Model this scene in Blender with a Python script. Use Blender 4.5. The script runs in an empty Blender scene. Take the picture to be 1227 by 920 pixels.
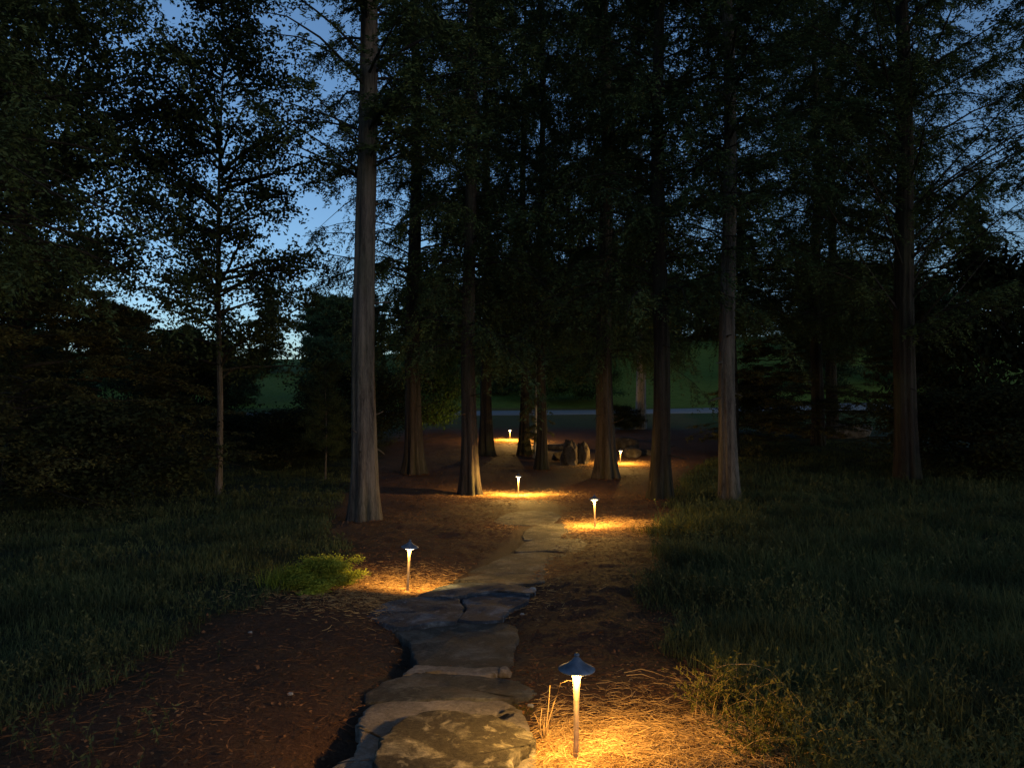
import bpy, math, random
import numpy as np
from math import pi, radians

random.seed(7)
RNG = np.random.default_rng(11)
SC = bpy.context.scene
COL = SC.collection

# ------------------------------------------------------------------ helpers
def link(o, parent=None):
    COL.objects.link(o)
    if parent is not None:
        o.parent = parent
    return o

def tag(o, label=None, cat=None, group=None, kind=None):
    if label: o["label"] = label
    if cat: o["category"] = cat
    if group: o["group"] = group
    if kind: o["kind"] = kind
    return o

def empty(name, loc, rz=0.0, scale=1.0):
    o = bpy.data.objects.new(name, None)
    o.empty_display_size = 0.2
    o.location = loc
    o.rotation_euler = (0, 0, rz)
    o.scale = (scale,) * 3
    return link(o)

def np_mesh(name, verts, quads=None, tris=None, smooth=True, mats=()):
    me = bpy.data.meshes.new(name)
    verts = np.asarray(verts, np.float32).reshape(-1, 3)
    loops, starts, n = [], [], 0
    if quads is not None and len(quads):
        q = np.asarray(quads, np.int32).reshape(-1, 4)
        loops.append(q.ravel()); starts.append(np.arange(len(q)) * 4); n += len(q) * 4
    if tris is not None and len(tris):
        t = np.asarray(tris, np.int32).reshape(-1, 3)
        loops.append(t.ravel()); starts.append(n + np.arange(len(t)) * 3)
    loops = np.concatenate(loops).astype(np.int32)
    starts = np.concatenate(starts).astype(np.int32)
    me.vertices.add(len(verts)); me.vertices.foreach_set("co", verts.ravel())
    me.loops.add(len(loops)); me.loops.foreach_set("vertex_index", loops)
    me.polygons.add(len(starts)); me.polygons.foreach_set("loop_start", starts)
    me.polygons.foreach_set("use_smooth", np.full(len(starts), smooth))
    me.update(calc_edges=True)
    for m in mats: me.materials.append(m)
    return me

def mobj(name, me, parent=None):
    return link(bpy.data.objects.new(name, me), parent)

class Buf:
    """collects quads / tris arrays into one mesh"""
    def __init__(self): self.v, self.q, self.t, self.n = [], [], [], 0
    def add(self, v, q=None, t=None):
        v = np.asarray(v, float).reshape(-1, 3)
        if q is not None: self.q.append(np.asarray(q).reshape(-1, 4) + self.n)
        if t is not None: self.t.append(np.asarray(t).reshape(-1, 3) + self.n)
        self.v.append(v); self.n += len(v)
        return self
    def mesh(self, name, mat, smooth=True):
        return np_mesh(name, np.concatenate(self.v),
                       np.concatenate(self.q) if self.q else None,
                       np.concatenate(self.t) if self.t else None, smooth, [mat])

def norm(v):
    return v / np.maximum(np.linalg.norm(v, axis=-1, keepdims=True), 1e-9)

def vnoise(x, y, seed=0):
    x = np.asarray(x, float); y = np.asarray(y, float)
    xi = np.floor(x); yi = np.floor(y); fx = x - xi; fy = y - yi
    fx = fx * fx * (3 - 2 * fx); fy = fy * fy * (3 - 2 * fy)
    def h(a, b):
        s = np.sin(a * 127.1 + b * 311.7 + seed * 74.7) * 43758.5453
        return s - np.floor(s)
    return ((h(xi, yi) * (1 - fx) + h(xi + 1, yi) * fx) * (1 - fy)
            + (h(xi, yi + 1) * (1 - fx) + h(xi + 1, yi + 1) * fx) * fy) * 2 - 1

def fbm(x, y, seed=0, oct=4):
    r, a, f = 0, 1, 1
    for i in range(oct):
        r = r + a * vnoise(np.asarray(x) * f, np.asarray(y) * f, seed + i); a *= .5; f *= 2.03
    return r / 1.9

def kites(c, d, nrm, L, W, fold=None):
    """leaf quads: c base, d direction, nrm normal, L length, W width"""
    c = np.asarray(c); d = norm(d); s = norm(np.cross(d, nrm))
    L = np.asarray(L).reshape(-1, 1); W = np.asarray(W).reshape(-1, 1)
    v = np.stack([c, c + d * L * .45 + s * W * .5, c + d * L, c + d * L * .45 - s * W * .5], 1)
    q = np.arange(len(c) * 4).reshape(-1, 4)
    return v.reshape(-1, 3), q

def tubes(P, R, sides=5):
    """P (N,K,3) paths, R (N,K) radii"""
    P = np.asarray(P, float); R = np.asarray(R, float)
    N, K, _ = P.shape
    T = np.gradient(P, axis=1); T = norm(T)
    up = np.where(np.abs(T[..., 2:3]) > .9, np.array([1., 0, 0]), np.array([0, 0, 1.]))
    A = norm(np.cross(T, up)); B = np.cross(T, A)
    th = np.arange(sides) / sides * 2 * pi
    V = P[:, :, None, :] + R[:, :, None, None] * (A[:, :, None, :] * np.cos(th)[None, None, :, None] + B[:, :, None, :] * np.sin(th)[None, None, :, None])
    idx = np.arange(N * K * sides).reshape(N, K, sides)
    a = idx[:, :-1, :]; b = idx[:, 1:, :]
    q = np.stack([a, np.roll(a, -1, 2), np.roll(b, -1, 2), b], -1).reshape(-1, 4)
    return V.reshape(-1, 3), q

def lathe(profile, seg=40):
    p = np.array(profile, float)
    th = np.arange(seg) / seg * 2 * pi
    V = np.stack([p[:, None, 0] * np.cos(th), p[:, None, 0] * np.sin(th), np.repeat(p[:, 1:2], seg, 1)], -1)
    idx = np.arange(len(p) * seg).reshape(len(p), seg)
    a, b = idx[:-1], idx[1:]
    q = np.stack([a, np.roll(a, -1, 1), np.roll(b, -1, 1), b], -1).reshape(-1, 4)
    return V.reshape(-1, 3), q

# ------------------------------------------------------------------ materials
def new_mat(name):
    m = bpy.data.materials.new(name); m.use_nodes = True
    nt = m.node_tree; nt.nodes.clear()
    out = nt.nodes.new("ShaderNodeOutputMaterial")
    b = nt.nodes.new("ShaderNodeBsdfPrincipled")
    nt.links.new(b.outputs[0], out.inputs[0])
    return m, nt, b, out

def N(nt, kind, **kw):
    n = nt.nodes.new(kind)
    for k, v in kw.items():
        if k in n.inputs: n.inputs[k].default_value = v
        else: setattr(n, k, v)
    return n

def ramp(nt, fac, stops):
    r = nt.nodes.new("ShaderNodeValToRGB")
    e = r.color_ramp.elements
    while len(e) < len(stops): e.new(.5)
    for el, (p, c) in zip(e, stops):
        el.position = p; el.color = (*c, 1)
    nt.links.new(fac, r.inputs[0]); return r

def mixc(nt, fac, a, b):
    m = nt.nodes.new("ShaderNodeMix"); m.data_type = 'RGBA'
    for sock, val in ((m.inputs[0], fac), (m.inputs[6], a), (m.inputs[7], b)):
        if hasattr(val, "links"): nt.links.new(val, sock)
        elif isinstance(val, (int, float)): sock.default_value = val
        else: sock.default_value = (*val, 1)
    return m.outputs[2]

def noise(nt, scale, detail=4, vec=None, rough=.55, dist=0.0, mapping=None):
    n = nt.nodes.new("ShaderNodeTexNoise")
    n.inputs["Scale"].default_value = scale; n.inputs["Detail"].default_value = detail
    n.inputs["Roughness"].default_value = rough; n.inputs["Distortion"].default_value = dist
    tc = nt.nodes.new("ShaderNodeTexCoord")
    src = tc.outputs["Object"]
    if mapping:
        mp = nt.nodes.new("ShaderNodeMapping"); mp.inputs["Scale"].default_value = mapping
        nt.links.new(src, mp.inputs[0]); src = mp.outputs[0]
    nt.links.new(src, n.inputs["Vector"])
    return n.outputs[0]

def bump(nt, b, h, strength, dist=.02):
    n = nt.nodes.new("ShaderNodeBump")
    n.inputs["Strength"].default_value = strength; n.inputs["Distance"].default_value = dist
    nt.links.new(h, n.inputs["Height"]); nt.links.new(n.outputs[0], b.inputs["Normal"])

def leaf_mat(name, c1, c2, transl=.25):
    m, nt, b, out = new_mat(name)
    nt.nodes.remove(b)
    geo = nt.nodes.new("ShaderNodeNewGeometry")
    c = mixc(nt, geo.outputs["Random Per Island"], c1, c2)
    n = noise(nt, .9, 2)
    r = ramp(nt, n, [(.3, (.55, .55, .6)), (.7, (1.35, 1.3, 1.1))])
    mm = nt.nodes.new("ShaderNodeMix"); mm.data_type = 'RGBA'; mm.blend_type = 'MULTIPLY'
    mm.inputs[0].default_value = 1
    nt.links.new(c, mm.inputs[6]); nt.links.new(r.outputs[0], mm.inputs[7])
    d = nt.nodes.new("ShaderNodeBsdfDiffuse"); t = nt.nodes.new("ShaderNodeBsdfTranslucent")
    mx = nt.nodes.new("ShaderNodeMixShader"); mx.inputs[0].default_value = transl
    nt.links.new(mm.outputs[2], d.inputs[0]); nt.links.new(mm.outputs[2], t.inputs[0])
    nt.links.new(d.outputs[0], mx.inputs[1]); nt.links.new(t.outputs[0], mx.inputs[2])
    nt.links.new(mx.outputs[0], out.inputs[0])
    return m

def bark_mat(name, dark, light, moss=0.15):
    m, nt, b, out = new_mat(name)
    f = noise(nt, 1, 7, mapping=(34, 34, 3.6), rough=.75, dist=1.4)
    f0 = noise(nt, 1, 5, mapping=(9, 9, .6), rough=.6, dist=.4)
    fm = nt.nodes.new('ShaderNodeMix'); fm.inputs[0].default_value = .5; nt.links.new(f, fm.inputs[2]); nt.links.new(f0, fm.inputs[3]); f = fm.outputs[0]
    g = noise(nt, 1, 3, mapping=(2.5, 2.5, .8))
    r = ramp(nt, f, [(.40, dark), (.50, tuple((a + c) / 2 for a, c in zip(dark, light))), (.60, light)])
    c = mixc(nt, 1.0, r.outputs[0], r.outputs[0])
    r2 = ramp(nt, g, [(.45, (0, 0, 0)), (.7, (moss,) * 3)])
    c = mixc(nt, r2.outputs[0], r.outputs[0], (.10, .13, .07))
    nt.links.new(c, b.inputs["Base Color"]); b.inputs["Roughness"].default_value = .95
    b.inputs["Specular IOR Level"].default_value = .15
    bump(nt, b, f, 1.0, .06)
    return m

M = {}
M['needles'] = leaf_mat('redwood_foliage', (.046, .072, .034), (.072, .100, .048))
M['needles_far'] = leaf_mat('far_foliage', (.040, .070, .038), (.062, .095, .048))
M['broad'] = leaf_mat('broadleaf_foliage', (.028, .042, .022), (.045, .060, .030))
M['olive'] = leaf_mat('understory_foliage', (.052, .056, .028), (.080, .080, .036))
M['shrubg'] = leaf_mat('green_shrub_foliage', (.04, .085, .03), (.07, .12, .04))
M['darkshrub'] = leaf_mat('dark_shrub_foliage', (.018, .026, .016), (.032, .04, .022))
M['grass'] = leaf_mat('grass_blades', (.050, .068, .030), (.085, .095, .046), .3)
M['tuft'] = leaf_mat('tuft_blades', (.15, .20, .03), (.25, .28, .05), .35)
M['straw'] = leaf_mat('dry_straw', (.20, .11, .05), (.60, .40, .19), .1)
M['litter'] = leaf_mat('brown_leaf_litter', (.08, .038, .021), (.19, .095, .050), .1)
M['weed'] = leaf_mat('weed_leaves', (.075, .088, .018), (.15, .12, .035), .25)
M['stalk'] = leaf_mat('dry_stalks', (.24, .15, .07), (.42, .28, .14), .05)
M['bark'] = bark_mat('redwood_bark', (.012, .009, .008), (.056, .044, .038))
M['bark_grey'] = bark_mat('grey_bark', (.020, .017, .016), (.115, .098, .088))
M['bark_pale'] = bark_mat('pale_bark', (.10, .095, .09), (.30, .285, .265))
M['bark_shaded'] = bark_mat('shaded_bark', (.008, .007, .006), (.030, .024, .021))  # darker bark copy; shade on the inner trunks put into its colour

def stone_mat(name, base, pale, patch=.55, scale=3.0, soil=.5):
    m, nt, b, out = new_mat(name)
    f = noise(nt, scale, 6, rough=.6, dist=.4)
    g = noise(nt, 34, 8, rough=.8)
    h = noise(nt, 1.6 * scale, 3, rough=.5, mapping=(1, 1, .3))
    r = ramp(nt, f, [(patch - .09, base), (patch, tuple((a * .6 + c * .4) for a, c in zip(base, pale))), (patch + .06, pale)])
    gr = ramp(nt, g, [(.35, (.55, .55, .55)), (.65, (1.25, 1.25, 1.25))])
    mm = nt.nodes.new("ShaderNodeMix"); mm.data_type = 'RGBA'; mm.blend_type = 'MULTIPLY'; mm.inputs[0].default_value = 1
    nt.links.new(r.outputs[0], mm.inputs[6]); nt.links.new(gr.outputs[0], mm.inputs[7])
    sp = noise(nt, 10, 7, rough=.62, dist=.5)
    spr = ramp(nt, sp, [(.56, (0, 0, 0)), (.68, (.7, .7, .7))])
    lich = mixc(nt, spr.outputs[0], mm.outputs[2], tuple(min(1, c_ * 1.25) for c_ in pale))
    sr = ramp(nt, h, [(.48, (0, 0, 0)), (.68, (soil,) * 3)])
    c = mixc(nt, sr.outputs[0], lich, (.060, .040, .027))
    nt.links.new(c, b.inputs["Base Color"])
    b.inputs["Roughness"].default_value = .88; b.inputs["Specular IOR Level"].default_value = .12
    ad = nt.nodes.new("ShaderNodeMath"); ad.operation = 'ADD'
    nt.links.new(f, ad.inputs[0]); nt.links.new(g, ad.inputs[1])
    bump(nt, b, ad.outputs[0], 1.0, .03)
    return m
M['stone_pale'] = stone_mat('pale_flagstone', (.17, .145, .12), (.27, .23, .19), .5, 2.2, .3)
M['stone_brown'] = stone_mat('lichen_flagstone', (.058, .048, .034), (.34, .29, .20), .59, 5.5, .15)
M['stone_shaded'] = stone_mat('shaded_flagstone', (.030, .040, .055), (.12, .15, .185), .55, 3.0, .3)  # shade and blue sky reflection put into the stone colour
M['stone_mid'] = stone_mat('grey_brown_flagstone', (.046, .046, .043), (.12, .115, .10), .52, 3.0, .6)
M['rock'] = stone_mat('boulder_rock', (.035, .030, .026), (.10, .088, .074), .55, 2.5, .4)
M['quartz'] = stone_mat('pale_pebble', (.28, .28, .28), (.42, .42, .42), .5, 6, .1)

def metal(name, col, rough, met=.7):
    m, nt, b, out = new_mat(name)
    f = noise(nt, 22, 4)
    r = ramp(nt, f, [(.35, tuple(c * .6 for c in col)), (.65, tuple(c * 1.25 for c in col))])
    nt.links.new(r.outputs[0], b.inputs["Base Color"])
    b.inputs["Metallic"].default_value = met; b.inputs["Roughness"].default_value = rough
    bump(nt, b, f, .12, .002)
    return m
M['cap'] = metal('weathered_sky_tinted_cap', (.095, .115, .155), .5, .4)  # blue of the reflected sky put into the cap's base colour
M['stem'] = metal('bronze_stem', (.30, .22, .15), .5, .35)
LAMP_COL = (1.0, .56, .13)
m, nt, b, out = new_mat('lit_lens'); nt.nodes.remove(b)
e = nt.nodes.new("ShaderNodeEmission"); e.inputs[0].default_value = (1, .74, .42, 1); e.inputs[1].default_value = 9
nt.links.new(e.outputs[0], out.inputs[0]); M['lens'] = m

# ------------------------------------------------------------------ camera
F, CX, CY, HOR = 893.0, 613.5, 460.0, 480.0
CAMZ = 1.70
PITCH = math.atan((HOR - CY) / F)
cam = bpy.data.cameras.new("camera"); cam.lens = F / 1227 * 36; cam.sensor_width = 36
cam.clip_start = .05; cam.clip_end = 2000
co = link(bpy.data.objects.new("camera", cam)); co.location = (0, 0, CAMZ)
co.rotation_euler = (pi / 2 + PITCH, 0, 0)
SC.camera = co

# ------------------------------------------------------------------ terrain
PY = [-60, -10, 0, 3.5, 4.6, 5.4, 7.4, 12, 17, 22, 27, 32, 40, 44.5, 49.5, 60, 80, 100, 150, 400]
PZ = [.6, .15, .06, 0, -.06, -.14, -.21, -.32, -.42, -.42, -.27, 0.0, .5, .80, 1.08, 2.5, 5.8, 8.6, 12, 14]
def path_x(y):   # centre line of the stone path
    return np.interp(y, [0, 2.2, 3.3, 4.2, 5.3, 7.0, 8.2, 9.5, 11.5, 14, 17, 20, 24, 28, 34],
                        [-.45, -.42, -.38, -.37, -.42, -.50, -.18, .1, .45, .50, .55, 1.0, 2.0, 2.2, .6])
def hbase(x, y):
    x = np.asarray(x, float); y = np.asarray(y, float)
    z = np.interp(y, PY, PZ)
    far = np.clip((y - 50) / 30, 0, 1)
    z = z + far * (1.4 * np.sin(x * .045 + .4) + x * .012)
    # left bank stands a little above the path
    d = x - path_x(y)
    near = np.clip((14 - y) / 6, 0, 1)
    z = z + .07 * near / (1 + np.exp((d + .75) * 9)) + .05 * near / (1 + np.exp(-(d - .8) * 5))
    return z
GULLY = [(-.86, 3.3, .10, .10), (-.83, 3.7, .12, .11), (-.74, 4.15, .09, .07), (-.70, 5.1, .15, .08), (-.78, 5.5, .16, .08), (-.86, 5.95, .12, .07)]
def hfun(x, y):
    x = np.asarray(x, float); y = np.asarray(y, float)
    z = hbase(x, y)
    off = np.clip(np.abs(y - 46.6 - .14 * x) / 2.5 - 1, 0, 1)
    w = np.clip(1 - np.exp(-((x - path_x(y)) / .55) ** 2), .25, 1)
    z = z + off * (.05 * fbm(x * .45, y * .45, 3, 3) + w * .028 * fbm(x * 2.3, y * 2.3, 9, 3)) + off * w * .012 * fbm(x * 11, y * 11, 5, 2)
    z = z - .018 * np.exp(-((x - path_x(y)) / .45) ** 4) * np.clip((13 - y) / 3, 0, 1)
    for gx, gy, dep, r in GULLY:
        z = z - .62 * dep * np.exp(-((x - gx) ** 2 + ((y - gy) * .6) ** 2) / (2 * r * r))
    return z
def at(px, py, dz=0.0):
    """ground point seen at photo pixel (px, py)"""
    u = (px - CX) / F; w = (CY - py) / F
    d = np.array([u, math.cos(PITCH) - w * math.sin(PITCH), math.sin(PITCH) + w * math.cos(PITCH)])
    t = 1.0; prev = t
    while t < 300:
        p = d * t
        if CAMZ + p[2] < hbase(p[0], p[1]) + dz: break
        prev = t; t *= 1.01
    lo, hi = prev, t
    for _ in range(25):
        mid = (lo + hi) / 2; p = d * mid
        if CAMZ + p[2] < hbase(p[0], p[1]) + dz: hi = mid
        else: lo = mid
    p = d * hi
    return float(p[0]), float(p[1])
def on(x, y, dz=0.0): return (x, y, float(hfun(x, y)) + dz)

def xr(y): return np.interp(y, [0, 2, 3, 4.5, 6, 7.5, 10, 12, 18, 24, 30, 60], [1.5, 1.35, 1.2, 1.25, 1.2, 1.35, 1.9, 2.4, 3.9, 6, 9, 12])
def xl(y): return np.interp(y, [0, 3.6, 5.3, 7, 8.5, 10, 12, 20, 30, 60], [-2.6, -2.6, -2.5, -2.1, -1.85, -2.2, -3.0, -4.2, -5, -6])
def grassy(x, y):
    n = .35 * fbm(x * 1.3, y * 1.3, 21, 3)
    g = np.maximum(x - xr(y), xl(y) - x) + n
    g = 1 / (1 + np.exp(-g * 7))
    return np.where(y > 52, 1.0, g)

def sinh_axis(c, lo, hi, a, n):
    u = np.linspace(math.asinh((lo - c) / a), math.asinh((hi - c) / a), n)
    return c + a * np.sinh(u)
gx = sinh_axis(0, -320, 320, 2.2, 640); gy = sinh_axis(5, -70, 420, 2.6, 620)
X, Y = np.meshgrid(gx, gy)
Z = hfun(X, Y)
V = np.stack([X, Y, Z], -1).reshape(-1, 3)
idx = np.arange(X.size).reshape(X.shape)
Q = np.stack([idx[:-1, :-1], idx[:-1, 1:], idx[1:, 1:], idx[1:, :-1]], -1).reshape(-1, 4)

m, nt, b, out = new_mat('ground_soil'); M['ground'] = m
att = nt.nodes.new("ShaderNodeAttribute"); att.attribute_name = "grassy"
att2 = nt.nodes.new("ShaderNodeAttribute"); att2.attribute_name = "lawn"
f1 = noise(nt, 45, 6, rough=.75, dist=1.0); f2 = noise(nt, 2.2, 4); f3 = noise(nt, 1, 5, mapping=(60, 14, 20), rough=.7, dist=2.0)
soil = ramp(nt, f1, [(.3, (.030, .014, .009)), (.5, (.10, .050, .028)), (.72, (.20, .105, .06))])
soil2 = mixc(nt, f2, soil.outputs[0], (.07, .038, .025))
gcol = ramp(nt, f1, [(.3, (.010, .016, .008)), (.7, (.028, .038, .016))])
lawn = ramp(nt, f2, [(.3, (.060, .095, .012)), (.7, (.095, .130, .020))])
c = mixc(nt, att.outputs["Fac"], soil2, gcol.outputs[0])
c = mixc(nt, att2.outputs["Fac"], c, lawn.outputs[0])
nt.links.new(c, b.inputs["Base Color"]); b.inputs["Roughness"].default_value = .95; b.inputs["Specular IOR Level"].default_value = .1
ad = nt.nodes.new("ShaderNodeMath"); ad.operation = 'ADD'
nt.links.new(f1, ad.inputs[0]); nt.links.new(f3, ad.inputs[1])
bump(nt, b, ad.outputs[0], 1.0, .03)
att3 = nt.nodes.new("ShaderNodeAttribute"); att3.attribute_name = "packed"
pk = ramp(nt, f1, [(.3, (.034, .027, .020)), (.7, (.10, .083, .062))])
c = mixc(nt, att3.outputs["Fac"], c, pk.outputs[0]); nt.links.new(c, b.inputs["Base Color"])
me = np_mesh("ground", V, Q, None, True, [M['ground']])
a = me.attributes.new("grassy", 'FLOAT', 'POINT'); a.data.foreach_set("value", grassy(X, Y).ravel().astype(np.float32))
pw = np.interp(Y, [0, 5, 9, 12, 18, 30], [.42, .50, .42, .42, .55, .6])
pa = np.exp(-(np.abs(X - path_x(Y)) / pw * (1 + .35 * fbm(X * 3, Y * 2, 44, 3))) ** 3.5) * np.clip((34 - Y) / 6, 0, 1) * (.75 + .35 * fbm(X * 2, Y * 2, 12, 3))
a = me.attributes.new("packed", 'FLOAT', 'POINT'); a.data.foreach_set("value", np.clip(pa, 0, 1).ravel().astype(np.float32))
lw = np.clip((Y - 49.5) / 1.0, 0, 1) + np.clip((Y - 36) / 6, 0, .35) * (Y < 49.5)
a = me.attributes.new("lawn", 'FLOAT', 'POINT'); a.data.foreach_set("value", np.clip(lw, 0, 1).ravel().astype(np.float32))
tag(mobj("ground", me), kind="structure")

# road
m, nt, b, out = new_mat('road_asphalt'); M['road'] = m
f = noise(nt, 30, 5, rough=.7); f2 = noise(nt, .6, 3)
r = ramp(nt, f, [(.3, (.10, .10, .098)), (.7, (.16, .16, .155))]); c = mixc(nt, f2, r.outputs[0], (.12, .12, .115))
nt.links.new(c, b.inputs["Base Color"]); b.inputs["Roughness"].default_value = .85; bump(nt, b, f, .4, .01)
rx = np.linspace(-90, 90, 240)
rcy = 46.6 + .0055 * (rx - 4) ** 2 * .15 + .14 * rx
off = np.array([-1.75, -1.6, -.8, 0, .8, 1.6, 1.75])
RX = np.repeat(rx[:, None], 7, 1); RY = rcy[:, None] + off
RZ = hbase(RX, RY); RZ = np.maximum(RZ, hfun(RX, RY)) + np.array([-.05, .05, .06, .07, .06, .05, -.05])
idx = np.arange(RX.size).reshape(RX.shape)
tag(mobj("road", np_mesh("road", np.stack([RX, RY, RZ], -1),
    np.stack([idx[:-1, :-1], idx[1:, :-1], idx[1:, 1:], idx[:-1, 1:]], -1), None, True, [M['road']])), kind="structure")

# ------------------------------------------------------------------ trees
def trunk_mesh(name, r0, H, mat, flare=1.0, lobes=6, seed=0, lean=(0, 0), sides=56):
    rg = np.random.default_rng(seed)
    z = np.concatenate([np.linspace(-.25, 2.5, 34), np.linspace(2.7, H, 30)])
    th = np.arange(sides) / sides * 2 * pi
    ph = rg.uniform(0, 2 * pi, 6)
    zz = np.maximum(z, 0)[:, None]
    rad = r0 * (1 - (zz / H) ** 1.25 * .93)
    e1 = np.exp(-zz / .45); e2 = np.exp(-zz / 1.6)
    lob = np.cos(lobes * th + ph[0] + .5 * np.sin(zz * .6)) * .6 + np.cos((lobes - 2) * th + ph[1]) * .4
    sh = th + ph[0] + .10 * np.sin(zz * .9) + .35 * np.sin(th * 2 + ph[1])
    cus = np.sqrt(np.abs(np.cos(sh * lobes / 2)))
    sharp = (cus - .62) * 1.6
    R = rad * (1 + flare * (.42 * e1 * (1 + 1.1 * sharp) + .12 * e2 * (1 + 1.8 * sharp)) + .085 * sharp)
    col = rg.normal(0, 1, sides); zz2 = z[:, None]
    R = R * (1 + .022 * col[None, :] + .02 * np.sin(zz2 * 2.3 + ph[2] + 9 * col[None, :]) + .02 * vnoise(th[None, :] * 5 + zz2 * 0, zz2 * 2 + seed))
    ox = lean[0] * np.maximum(z, 0) + .05 * np.sin(z * .5 + ph[3]) * np.minimum(np.maximum(z, 0) / 3, 1)
    oy = lean[1] * np.maximum(z, 0) + .05 * np.cos(z * .43 + ph[4]) * np.minimum(np.maximum(z, 0) / 3, 1)
    V = np.stack([ox[:, None] + R * np.cos(th), oy[:, None] + R * np.sin(th), np.repeat(z[:, None], sides, 1)], -1)
    idx = np.arange(len(z) * sides).reshape(len(z), sides); a, b_ = idx[:-1], idx[1:]
    q = np.stack([a, np.roll(a, -1, 1), np.roll(b_, -1, 1), b_], -1).reshape(-1, 4)
    # broken dead branch stubs
    B = Buf(); B.add(V, q); ns = int(rg.integers(9, 16)) if r0 > .1 else 0
    for _ in range(ns):
        zz_ = rg.uniform(.9, 6.5); a_ = rg.uniform(0, 2 * pi); l_ = rg.uniform(.06, .45) * min(1, r0 / .15)
        rr = r0 * (1 - (zz_ / H) ** 1.25 * .93) * .9; up_ = rg.uniform(-.5, .4)
        ox_, oy_ = np.interp(zz_, z, ox), np.interp(zz_, z, oy)
        p_ = np.array([[ox_ + (rr + l_ * k_) * math.cos(a_ + .2 * k_), oy_ + (rr + l_ * k_) * math.sin(a_ + .2 * k_), zz_ + l_ * up_ * k_ ** 1.5] for k_ in (0, .35, .7, 1)])
        v2_, q2_ = tubes(p_[None], np.array([[.022, .013, .010, .006]]) * rg.uniform(.6, 1.3), 6); B.add(v2_, q2_)
    return np_mesh(name, np.concatenate(B.v), np.concatenate(B.q), None, True, [mat])

def conifer(seed, H, zb, Rmax, nb, nl, nk, leaf=(.085, .028), rise=.45, droop=.35, mat='needles', bark='bark_shaded',
            trunk_r=.2, hang=.5, topdens=1.0, low_thin=.5, power=.75):
    """returns (branches mesh, crown mesh) of a feathery conifer"""
    rg = np.random.default_rng(seed)
    u = rg.uniform(0, 1, nb) ** 1.15
    h = zb + (H - zb) * u * .98
    az = np.arange(nb) * 2.399 + rg.uniform(-.5, .5, nb)
    prof = np.minimum(1, (u + .12) / .22) ** .5 * (1 - u) ** power
    L = Rmax * (prof + .07) * rg.uniform(.6, 1.15, nb)
    K = 8; t = np.linspace(0, 1, K)
    dirh = np.stack([np.cos(az), np.sin(az), np.zeros(nb)], -1)
    ris = rise * rg.uniform(.5, 1.4, nb); dr = droop * rg.uniform(.5, 1.4, nb)
    bend = rg.uniform(-.25, .25, nb)
    side = np.stack([-np.sin(az), np.cos(az), np.zeros(nb)], -1)
    def pos(ii, tt):
        l = L[ii]
        return (dirh[ii] * (l * tt)[..., None] + side[ii] * (bend[ii] * l * tt * tt)[..., None]
                + np.array([0, 0, 1.]) * (h[ii] + l * (ris[ii] * tt - dr[ii] * tt * tt))[..., None])
    ii = np.repeat(np.arange(nb)[:, None], K, 1); tt = np.repeat(t[None], nb, 0)
    P = pos(ii, tt)
    P += rg.normal(0, .02, P.shape) * tt[..., None]
    Rr = (.008 + .0065 * L[:, None]) * (1 - tt * .85)
    bb = Buf(); v, q = tubes(P, Rr, 5); bb.add(v, q)
    # side twigs with leaflets
    keep = (h > zb + (H - zb) * .12) | (rg.uniform(0, 1, nb) > low_thin)
    bi = np.repeat(np.nonzero(keep)[0], nl)
    n = len(bi)
    t0 = rg.uniform(.08, 1.0, n)
    clump = np.sin(bi * 3.1 + t0 * 9) + rg.normal(0, .6, n)
    ok = clump > -.6
    bi, t0 = bi[ok], t0[ok]; n = len(bi)
    S = pos(bi, t0)
    sgn = np.where(rg.uniform(0, 1, n) > .5, 1, -1)
    dv = norm(dirh[bi] * rg.uniform(.2, .9, n)[:, None] + side[bi] * (sgn * rg.uniform(.3, 1, n))[:, None]
              + np.array([0, 0, 1.]) * rg.uniform(-hang, .15, n)[:, None])
    tl = (.22 + .20 * L[bi] * (1.05 - t0 * .7)) * rg.uniform(.5, 1.2, n)
    K2 = 4; t2 = np.linspace(0, 1, K2)
    TP = S[:, None] + dv[:, None] * (tl[:, None] * t2)[..., None]
    TP[..., 2] -= (tl[:, None] * t2 ** 2) * hang * .7
    m_ = rg.uniform(0, 1, n) < .55
    v, q = tubes(TP[m_], np.full((m_.sum(), K2), .0045) * (1.2 - t2), 3); bb.add(v, q)
    li = np.repeat(np.arange(n), nk); nn = len(li)
    s = rg.uniform(.05, 1, nn)
    C = S[li] + dv[li] * (tl[li] * s)[:, None]; C[:, 2] -= tl[li] * s * s * hang * .7
    C += rg.normal(0, .02, C.shape)
    lat = norm(np.cross(dv[li], np.array([0, 0, 1.]))) * np.where(rg.uniform(0, 1, nn) > .5, 1, -1)[:, None]
    d = norm(lat + dv[li] * .5 + rg.normal(0, .35, (nn, 3)) + np.array([0, 0, -.25 * hang]))
    nr = norm(np.array([0, 0, 1.]) + rg.normal(0, .55, (nn, 3)))
    v, q = kites(C, d, nr, leaf[0] * rg.uniform(.6, 1.25, nn), leaf[1] * rg.uniform(.7, 1.3, nn))
    cb = Buf(); cb.add(v, q)
    return bb.mesh(f"branches_{seed}", M[bark]), cb.mesh(f"crown_{seed}", M[mat], False)

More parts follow.
